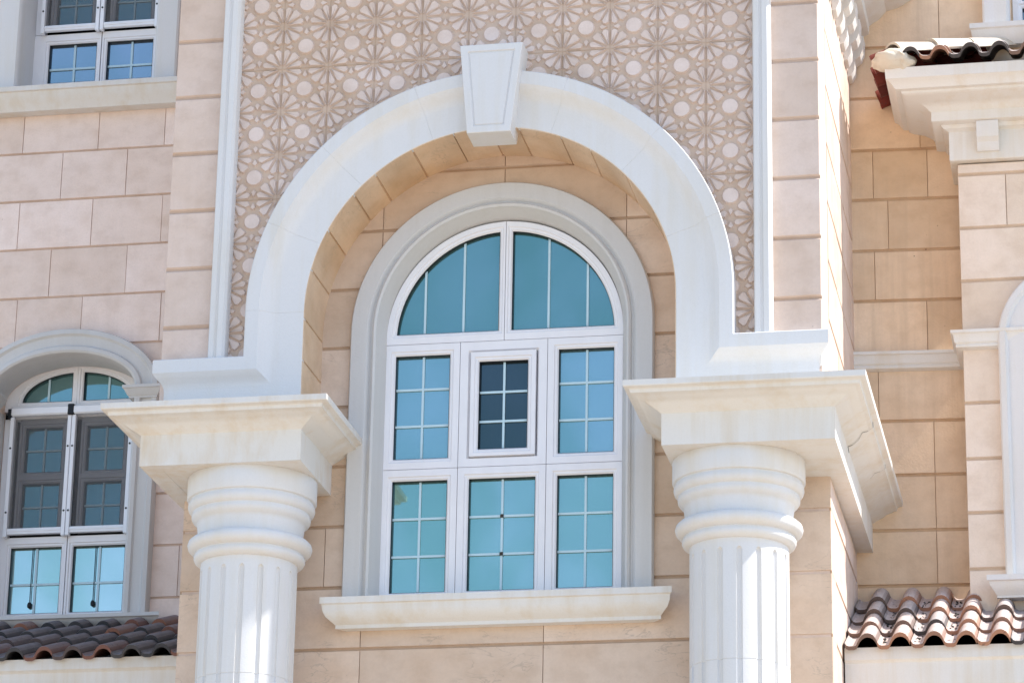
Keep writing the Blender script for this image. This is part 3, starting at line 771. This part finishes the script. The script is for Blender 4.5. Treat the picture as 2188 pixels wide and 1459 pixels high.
# surround: flattened arch on legs with little imposts
OA, OB = 0.842, 0.555
def ell(t, f_):  # f_=0 outer edge, 1 inner edge
    a = OA+(0.632-OA)*f_; b = OB+(0.328-OB)*f_
    return (XC+a*cos(t), ZS+b*sin(t))
fr_ = [(0.0, YL+0.02), (0.0, 3.315), (0.04, 3.295), (0.22, 3.290), (0.26, 3.300), (0.30, 3.310), (0.66, 3.310), (0.70, 3.300), (0.73, 3.285), (0.88, 3.280), (0.96, 3.292), (1.0, 3.32), (1.0, YL+0.25), (0.8, YL+0.25), (0.8, YL+0.02)]
mb = MB(); mb.loft([[(ell(t, q)[0], y, ell(t, q)[1]) for q, y in fr_] for t in [pi*i/48 for i in range(49)]])
for s in (1, -1):
    mb.loft([[(XC+s*(OA+(0.632-OA)*q), y, z) for q, y in fr_] for z in (-1.125, 0.775)])
mb.obj('window_surround', GREYP, lwin, 30)
for s in (1, -1):
    ip = [(0.0, 0.868), (0.0, 0.843), (0.010, 0.838), (0.020, 0.82), (0.035, 0.79), (0.050, 0.778), (0.050, 0.765), (0.2, 0.765), (0.2, 0.868)]
    xa, xb = sorted((XC+s*0.545, XC+s*0.890))
    mb = MB()
    prm = [(-o_, z_) for o_, z_ in ip]
    mb.loft([[(xa+o_, 3.62, z_) for o_, z_ in ip], [(xa+o_, 3.235+o_, z_) for o_, z_ in ip], [(xb-o_, 3.235+o_, z_) for o_, z_ in ip], [(xb-o_, 3.45, z_) for o_, z_ in ip]])
    mb.obj('impost', GREYP, lwin, 30)
sl_ = [(0.0, -1.125), (-0.24, -1.128), (-0.24, -1.158), (-0.22, -1.165), (-0.20, -1.19), (-0.15, -1.215), (-0.12, -1.235), (-0.12, -1.25), (0.0, -1.25)]
mb = MB(); sill(mb, -5.47, -3.478, YL, sl_, 0.5); mb.obj('sill', GREYP, lwin, 30)

# --- upper window
f = MB()
for sgn in (1, -1):
    x0, x1 = (-4.409, -3.984) if sgn > 0 else (-4.950, -4.508)
    unit(f, rect(x0, x1, 3.890, 4.262), [0.25, 0.15 if sgn > 0 else 0.045, 0.09, 0.045 if sgn > 0 else 0.15], YW)
f.box(-5.10, -5.0, YW-0.006, YW+0.07, 4.36, 6.0, 0.003); f.box(-3.95, -3.84, YW-0.006, YW+0.07, 4.36, 6.0, 0.003)
uwin = f.obj('window', PVC, lw, label='upper screened window with two clear blue lower panes')
for sgn in (1, -1):
    x0, x1 = (-4.409, -3.984) if sgn > 0 else (-4.950, -4.508)
    pane(rect(x0, x1, 3.890, 4.262), YW, G_UL, uwin)
    muntin(uwin, [('v', (x0+x1)/2+0.01, 3.89, 4.262), ('h', 4.03, x0, x1)], BAR, YW+0.044, 0.018)
screened_bay(uwin, -4.985, -4.508, 4.420, 5.42, YW-0.045, [(4.93, 5.33), (4.455, 4.86)])
screened_bay(uwin, -4.432, -3.960, 4.420, 5.42, YW-0.045, [(4.93, 5.33), (4.455, 4.86)])
fl = [(0.0, YL+0.02), (0.0, 3.31), (0.015, 3.295), (0.185, 3.295), (0.20, 3.31), (0.21, 3.33), (0.215, YL+0.27), (0.1, YL+0.27), (0.1, YL+0.02)]
for s in (1, -1):
    mb = MB(); mb.loft([[(XU+s*(0.832-q), y, z) for q, y in fl] for z in (3.62, 5.95)]); mb.obj('window_jamb', WHITE, uwin, 30)
sl2 = [(0.30, 3.665), (-0.24, 3.642), (-0.24, 3.598), (-0.22, 3.592), (-0.21, 3.56), (-0.17, 3.51), (-0.13, 3.47), (-0.12, 3.45), (0.02, 3.45), (0.30, 3.60)]
mb = MB(); sill(mb, -5.49, -3.50, YL, sl2, 0.3); mb.obj('sill', CREAM, uwin, 30)

# --- dark canopy roof and its fascia
mb = MB()
SLP = math.atan2(0.70, 1.75)
roof_tiles(mb, -8.3, 26, 0.236, (1.62, -1.935), SLP, 0.50, 4, lambda r, q: random.choice([0.05, 0.15, 0.3, 0.5, 0.6, 0.8, 0.88, 1.0] if r == 0 else [0, 0.1, 0.2, 0.35, 0.5, 0.6, 0.82, 0.9]))
lroof = mb.obj('tiled_roof', TILE_L, lw, 40, label='dark slate coloured barrel tile roof')
mb = MB(); mb.loft([[(x_, 1.80, -1.90), (x_, 3.4, -1.262), (x_, 3.4, -1.40), (x_, 1.80, -2.04)] for x_ in (-8.4, -2.31)])
mb.obj('roof_deck', CREAM, lroof)
fp = [(1.65, -1.880), (1.65, -1.965), (1.665, -1.972), (1.68, -1.985), (1.69, -2.10), (1.70, -2.5), (2.2, -2.8), (2.3, -2.8), (1.77, -1.880)]
mb = MB(); mb.loft([[(x_, y, z) for y, z in fp] for x_ in (-8.4, -2.312)]); mb.obj('fascia', CREAM, lw, 30)

# ================================================================== RIGHT WING
rw = thing('right_wing', 'shaded stone wing on the right with a cream projecting bay and red brown tiled roofs', 'building', (4.2, 3.0, GROUND))
al = radians(3.0); YR = 1.90
ca, sa = cos(al), sin(al)
R3 = lambda u, z, d: (XR-0.01+u*ca-d*sa, YR+u*sa+d*ca, z)
zr = [GROUND, -8.2, -7.4, -6.6, -5.8, -5.0, -4.2, -3.4, -2.7, -2.28, -1.86, -1.446, -1.018, -0.587, -0.160, 0.380, 0.810, 1.222, 1.645, 2.060, 2.50, 2.93, 3.36, 3.8]
def rj(i):
    t = {13: [0.60, 1.3], 12: [0.60, 1.2], 11: [0.60, 1.4], 14: [0.19, 0.95], 15: [0.57, 1.2], 16: [0.18, 0.85], 17: [0.29, 0.9], 18: [0.18, 0.6], 19: [0.55, 1.0], 20: [0.36, 1.1], 21: [0.72, 1.4], 10: [0.6, 1.2]}
    return t.get(i, [0.4, 1.1])
mb = MB(); stone_wall(mb, R3, 0.0, 5.0, zr, rj, gap=0.020, vgap=0.0012, back=0.3, tv=0.35)
me = mb.mesh('wall'); me = cut(me, rect(3.62, 4.75, 3.03, 5.0), 1.4, 2.6)
link('wall', me, STONE_R, rw)
mb = MB(); mb.box(XR, 7.3, 2.35, 5.0, GROUND, 3.8); mb.obj('core', DARK, rw)
# ledge
def ledge_ring(x, y, sx, sy):
    pf_ = [(0.0, 0.385), (0.085, 0.375), (0.085, 0.352), (0.072, 0.345), (0.066, 0.335), (0.058, 0.285), (0.045, 0.272), (0.050, 0.262), (0.046, 0.248), (0.02, 0.240), (0.0, 0.235)]
    return [(x+sx*o, y+sy*o, z) for o, z in pf_ + [(-0.05, 0.235), (-0.05, 0.385)]]
XT, YT = 3.192, 1.50
mb = MB(); mb.loft([ledge_ring(XR-0.02, YR-0.002, 0, -1), ledge_ring(XT, YR+0.045, -1, -1), ledge_ring(XT, YT, -1, -1), ledge_ring(7.0, YT, 0, -1)]); mb.obj('ledge', CREAM, rw, 25)
# bay
zt2 = [GROUND, -8.2, -7.4, -6.6, -5.8, -5.0, -4.2, -3.4, -2.75, -2.31, -1.880, -1.450, -1.024, -0.610, -0.177, 0.300, 0.787, 1.212, 1.646, 1.745]
def bj(i): return {17: [3.19+0.36, 4.6], 16: [4.7], 15: [4.9]}.get(i, [3.90+0.3*(i % 2), 4.7])
mb = MB(); stone_wall(mb, lambda u, z, d: (u, YT+d, z), XT, 5.6, zt2, bj, gap=0.018, ch=0.006, back=0.38, tv=0.25)
me = mb.mesh('bay_wall')
XB, RB = 4.047, 0.59
bo = [(XB-0.36, -1.52), (XB+0.36, -1.52), (XB+0.36, 0.30)] + arc(XB, 0.30, 0.36, 0.36, 0, pi, 24)[1:-1] + [(XB-0.36, 0.30)]
me = cut(me, bo, 1.0, 1.95)
link('bay_wall', me, STONE_B, rw)
# bay window
f = MB(); unit(f, rect(XB-0.30, XB-0.03, -1.46, 0.2), [0.06, 0.028, 0.05, 0.06], YT+0.14); unit(f, rect(XB+0.03, XB+0.30, -1.46, 0.2), [0.06, 0.06, 0.05, 0.028], YT+0.14)
P = [(XB-0.30, 0.30)] ; P = [(XB+0.30*cos(pi*i/24), 0.29+0.30*sin(pi*i/24)) for i in range(25)]
unit(f, P, [0.06]*24+[0.04], YT+0.14)
bwin = f.obj('window', PVC, rw, label='arched window of the cream bay cut by the picture edge')
pane(rect(XB-0.30, XB-0.03, -1.46, 0.2), YT+0.14, G_BLUE, bwin); pane(rect(XB+0.03, XB+0.30, -1.46, 0.2), YT+0.14, G_BLUE, bwin); pane(P, YT+0.14, G_TEAL, bwin)
mb = MB(); mb.box(XB-0.4, XB+0.4, YT+0.26, YT+0.30, -1.55, 0.68); mb.obj('backing', DARK, bwin)
sp_ = [(0.0, YT+0.02), (0.0, 1.435), (0.012, 1.42), (0.052, 1.415), (0.062, 1.43), (0.075, 1.445), (0.09, 1.44), (0.21, 1.43), (0.222, 1.44), (0.23, 1.46), (0.25, YT+0.12), (0.1, YT+0.12), (0.1, YT+0.02)]
path = [(XB-RB, -1.545), (XB-RB, 0.300)] + arc(XB, 0.30, RB, RB, pi, 0, 40)[1:-1] + [(XB+RB, 0.300), (XB+RB, -1.545)]
mb = MB(); sweep(mb, path, sp_); mb.obj('window_surround', WHITE, bwin, 30)
sl3 = [(0.1, -1.540), (-0.20, -1.548), (-0.20, -1.588), (-0.18, -1.594), (-0.17, -1.62), (-0.13, -1.66), (-0.11, -1.685), (-0.11, -1.70), (0.0, -1.70)]
mb = MB(); sill(mb, 3.325, 4.77, YT, sl3, 0.75); mb.obj('sill', WHITE, bwin, 30)
# bay cornice and frieze
kp = [(0.0, 1.745), (0.045, 1.748), (0.05, 1.756), (0.05, 1.98), (0.06, 1.99), (0.085, 2.00), (0.10, 2.025), (0.15, 2.03), (0.16, 2.036), (0.16, 2.11), (0.175, 2.118), (0.19, 2.135), (0.24, 2.165), (0.32, 2.185), (0.345, 2.20), (0.35, 2.215), (0.385, 2.22), (0.395, 2.235), (0.42, 2.27), (0.445, 2.285), (0.45, 2.37), (-0.1, 2.37), (-0.1, 1.745)]
def kring2(x, y, sx, sy): return [(x+sx*o*1.12, y+sy*o, z) for o, z in kp]
mb = MB(); mb.loft([kring2(XT, YR+0.05, -1, 0), kring2(XT, YT, -1, -1), kring2(5.6, YT, 1, -1), kring2(5.6, YR+0.2, 1, 0)])
bcorn = mb.obj('cornice', CREAM, rw, 28, label='cream moulded cornice of the bay')
for xk in (3.349, 4.1, 4.85):
    mb = MB()
    br = [(1.455, 1.805), (1.43, 1.808), (1.415, 1.83), (1.405, 1.87), (1.400, 1.875), (1.37, 1.90), (1.36, 1.93), (1.355, 2.025), (1.455, 2.026)]
    mb.loft([[(x_, y, z) for y, z in br] for x_ in (xk, xk+0.165)]); mb.obj('corbel', WHITE, bcorn, 25)
# bay roof: hipped, barrel tiles; front slope
mb = MB()
SB = radians(24.0)
EY, EZ = YT-0.47, 2.372
pit2 = 0.222
x_e = 2.70
U0 = x_e
for q in range(13):
    pass
sub = MB()
roof_tiles(sub, 2.735, 13, pit2, (EY, EZ), SB, 0.42, 2, lambda r, q: random.choice([0.1, 0.25, 0.45, 0.55, 0.7, 0.85, 0.95]))
# keep the tiles on the front side of the hip line (x - x_e >= y - EY)
bmesh.ops.bisect_plane(sub.b, geom=sub.b.verts[:]+sub.b.edges[:]+sub.b.faces[:], plane_co=(2.66, EY, 0), plane_no=(-1, 1, 0), clear_outer=True)
broof = sub.obj('tiled_roof', TILE_R, rw, 40, label='hipped barrel tile roof over the bay with white mortared corner')
# side slope tiles along the left eave, seen from below
sub = MB()
roof_tiles(sub, 0.0, 4, pit2, (0.0, 0.0), SB, 0.42, 2, lambda r, q: random.choice([0.1, 0.5, 0.9]))
# local: x across, y up-slope. rotate so up-slope = +X, across = -Y -> placed along the left eave
for v in sub.b.verts:
    x_, y_, z_ = v.co; v.co = (2.62+y_, EY+0.02+(4*pit2-x_), EZ+z_)
bmesh.ops.bisect_plane(sub.b, geom=sub.b.verts[:]+sub.b.edges[:]+sub.b.faces[:], plane_co=(2.64, EY, 0), plane_no=(1, -1, 0), clear_outer=True)
sub.obj('side_tiles', TILE_RED, broof, 40)
# deck closing the roof
mb = MB(); dz = 1.0*math.tan(SB)
mb.loft([[(2.70, EY+0.06, EZ-0.01), (5.9, EY+0.06, EZ-0.01), (5.9, YR+0.2, EZ-0.01+0.9*math.tan(SB))], [(2.70, EY+0.061, EZ-0.012), (5.9, EY+0.061, EZ-0.03), (5.9, YR+0.2, EZ-0.03)]], cap=True)
mb.obj('roof_deck', DARK, broof)
# hip cap tiles in mortar
mb = MB()
h0 = Vector((2.665, EY+0.0, EZ+0.115)); h1 = Vector((2.665+0.92, EY+0.92, EZ+0.115+0.92*math.tan(SB)))
dv = (h1-h0); L_ = dv.length; dn = dv.normalized(); sd_ = dn.cross(Vector((0, 0, 1))).normalized(); un = sd_.cross(dn)
for k_ in range(3):
    a, b = h0+dn*(0.12+k_*0.40), h0+dn*(0.12+k_*0.40+0.46)
    rings = []
    for p, rr in ((a, 0.100), (b, 0.082)):
        rings.append([tuple(p+sd_*rr*cos(t)+un*(rr*sin(t)-0.02+0.012*(k_ % 2))) for t in [pi*i/12 for i in range(13)]] + [tuple(p+sd_*(rr-0.018)*cos(t)+un*((rr-0.018)*sin(t)-0.02)) for t in [pi*i/12 for i in range(12, -1, -1)]])
    mb.loft(rings, tint=0.7)
mb.obj('hip_cap', MORTAR, broof, 40)
mb = MB()
bmesh.ops.create_icosphere(mb.b, subdivisions=4, radius=1.0)
for v in mb.b.verts:
    n_ = noise.noise(v.co*2.2)*0.16+noise.noise(v.co*6)*0.07
    p = v.co*(1+n_); v.co = (2.755+p.x*0.165, EY+0.06+p.y*0.13, EZ+0.072+p.z*0.085-0.02*(p.x > 0.4))
mb.obj('mortar_lump', MORTAR, broof, 60)
# --- lower tiled roof
mb = MB()
EY2, EZ2 = 0.60, -2.285
S2 = math.atan2(-1.60-EZ2, YR-EY2)
roof_tiles(mb, XR+0.012, 20, 0.2315, (EY2, EZ2), S2, 0.362, 4, lambda r, q: random.choice([0.05, 0.12, 0.3, 0.42, 0.5, 0.62, 0.75, 0.9, 1.0]), crown=0.092)
rroof = mb.obj('tiled_roof', TILE_R, rw, 40, label='sun bleached barrel tile roof below the bay')
mb = MB()
for k_ in range(110):       # grit and leaf scraps lying in two of the channels
    q_ = random.choice([1, 2, 2, 3]); t_ = random.uniform(0.06, 1.35); row_ = int(t_/0.362); f_ = (t_-row_*0.362)/0.43
    x_ = XR+0.012+(q_+random.uniform(0.08, 0.30))*0.2315; h_ = 0.034+0.036*(1-f_)
    p_ = Vector((x_, EY2+t_*cos(S2)-h_*sin(S2), EZ2+t_*sin(S2)+h_*cos(S2))); w_ = random.uniform(0.004, 0.012); a_ = random.uniform(0, pi)
    mb.loft([[tuple(p_+Vector((w_*cos(a_+j*2.1), w_*1.4*sin(a_+j*2.1)*cos(S2), w_*1.4*sin(a_+j*2.1)*sin(S2)+hh))) for j in range(3)] for hh in (-0.003, 0.004)])
deb = mb.obj('debris', CRACKM, rroof); deb['kind'] = 'stuff'
mb = MB(); mb.loft([[(x_, EY2+0.16, EZ2+0.02), (x_, YR, -1.59), (x_, YR, -1.72), (x_, EY2+0.16, EZ2-0.10)] for x_ in (XR+0.004, 7.0)]); mb.obj('roof_deck', DARK, rroof)
fp2 = [(EY2+0.030, EZ2+0.058), (EY2+0.030, EZ2-0.030), (EY2+0.040, EZ2-0.036), (EY2+0.052, EZ2-0.05), (EY2+0.052, EZ2-0.215), (EY2+0.066, EZ2-0.225), (EY2+0.08, EZ2-0.27), (EY2+0.08, EZ2-0.7), (EY2+0.5, EZ2-0.9), (EY2+0.14, EZ2+0.058)]
mb = MB(); mb.loft([[(x_, y, z) for y, z in fp2] for x_ in (XR+0.006, 7.0)]); mb.obj('fascia', CREAM, rw, 30)
# --- window high on the right wing
f = MB(); YH = YR+0.07+0.12
unit(f, rect(3.705, 4.13, 3.09, 3.28), [0.06, 0.03, 0.03, 0.075], YH); unit(f, rect(4.20, 4.63, 3.09, 3.28), [0.06, 0.075, 0.03, 0.03], YH)
unit(f, rect(3.705, 4.13, 3.345, 4.6), [0.03, 0.03, 0.2, 0.075], YH); unit(f, rect(4.20, 4.63, 3.345, 4.6), [0.03, 0.075, 0.2, 0.03], YH)
hwin = f.obj('window', PVC, rw, label='blue window corner above the tiled bay roof')
for r_ in (rect(3.705, 4.13, 3.09, 3.28), rect(4.20, 4.63, 3.09, 3.28), rect(3.705, 4.13, 3.345, 4.6), rect(4.20, 4.63, 3.345, 4.6)): pane(r_, YH, G_UL, hwin)
for s in (1, -1):
    mb = MB(); mb.loft([[(4.17+s*(0.768-q), y-1.455, z) for q, y in fl] for z in (3.03, 4.9)]); mb.obj('window_jamb', WHITE, hwin, 30)
sl4 = [(0.25, 3.06), (-0.14, 3.045), (-0.14, 3.005), (-0.125, 2.995), (-0.11, 2.95), (-0.07, 2.90), (-0.06, 2.885), (0.05, 2.885)]
mb = MB(); sill(mb, 3.30, 5.0, YR+0.05, sl4, 0.5); mb.obj('sill', WHITE, hwin, 30)
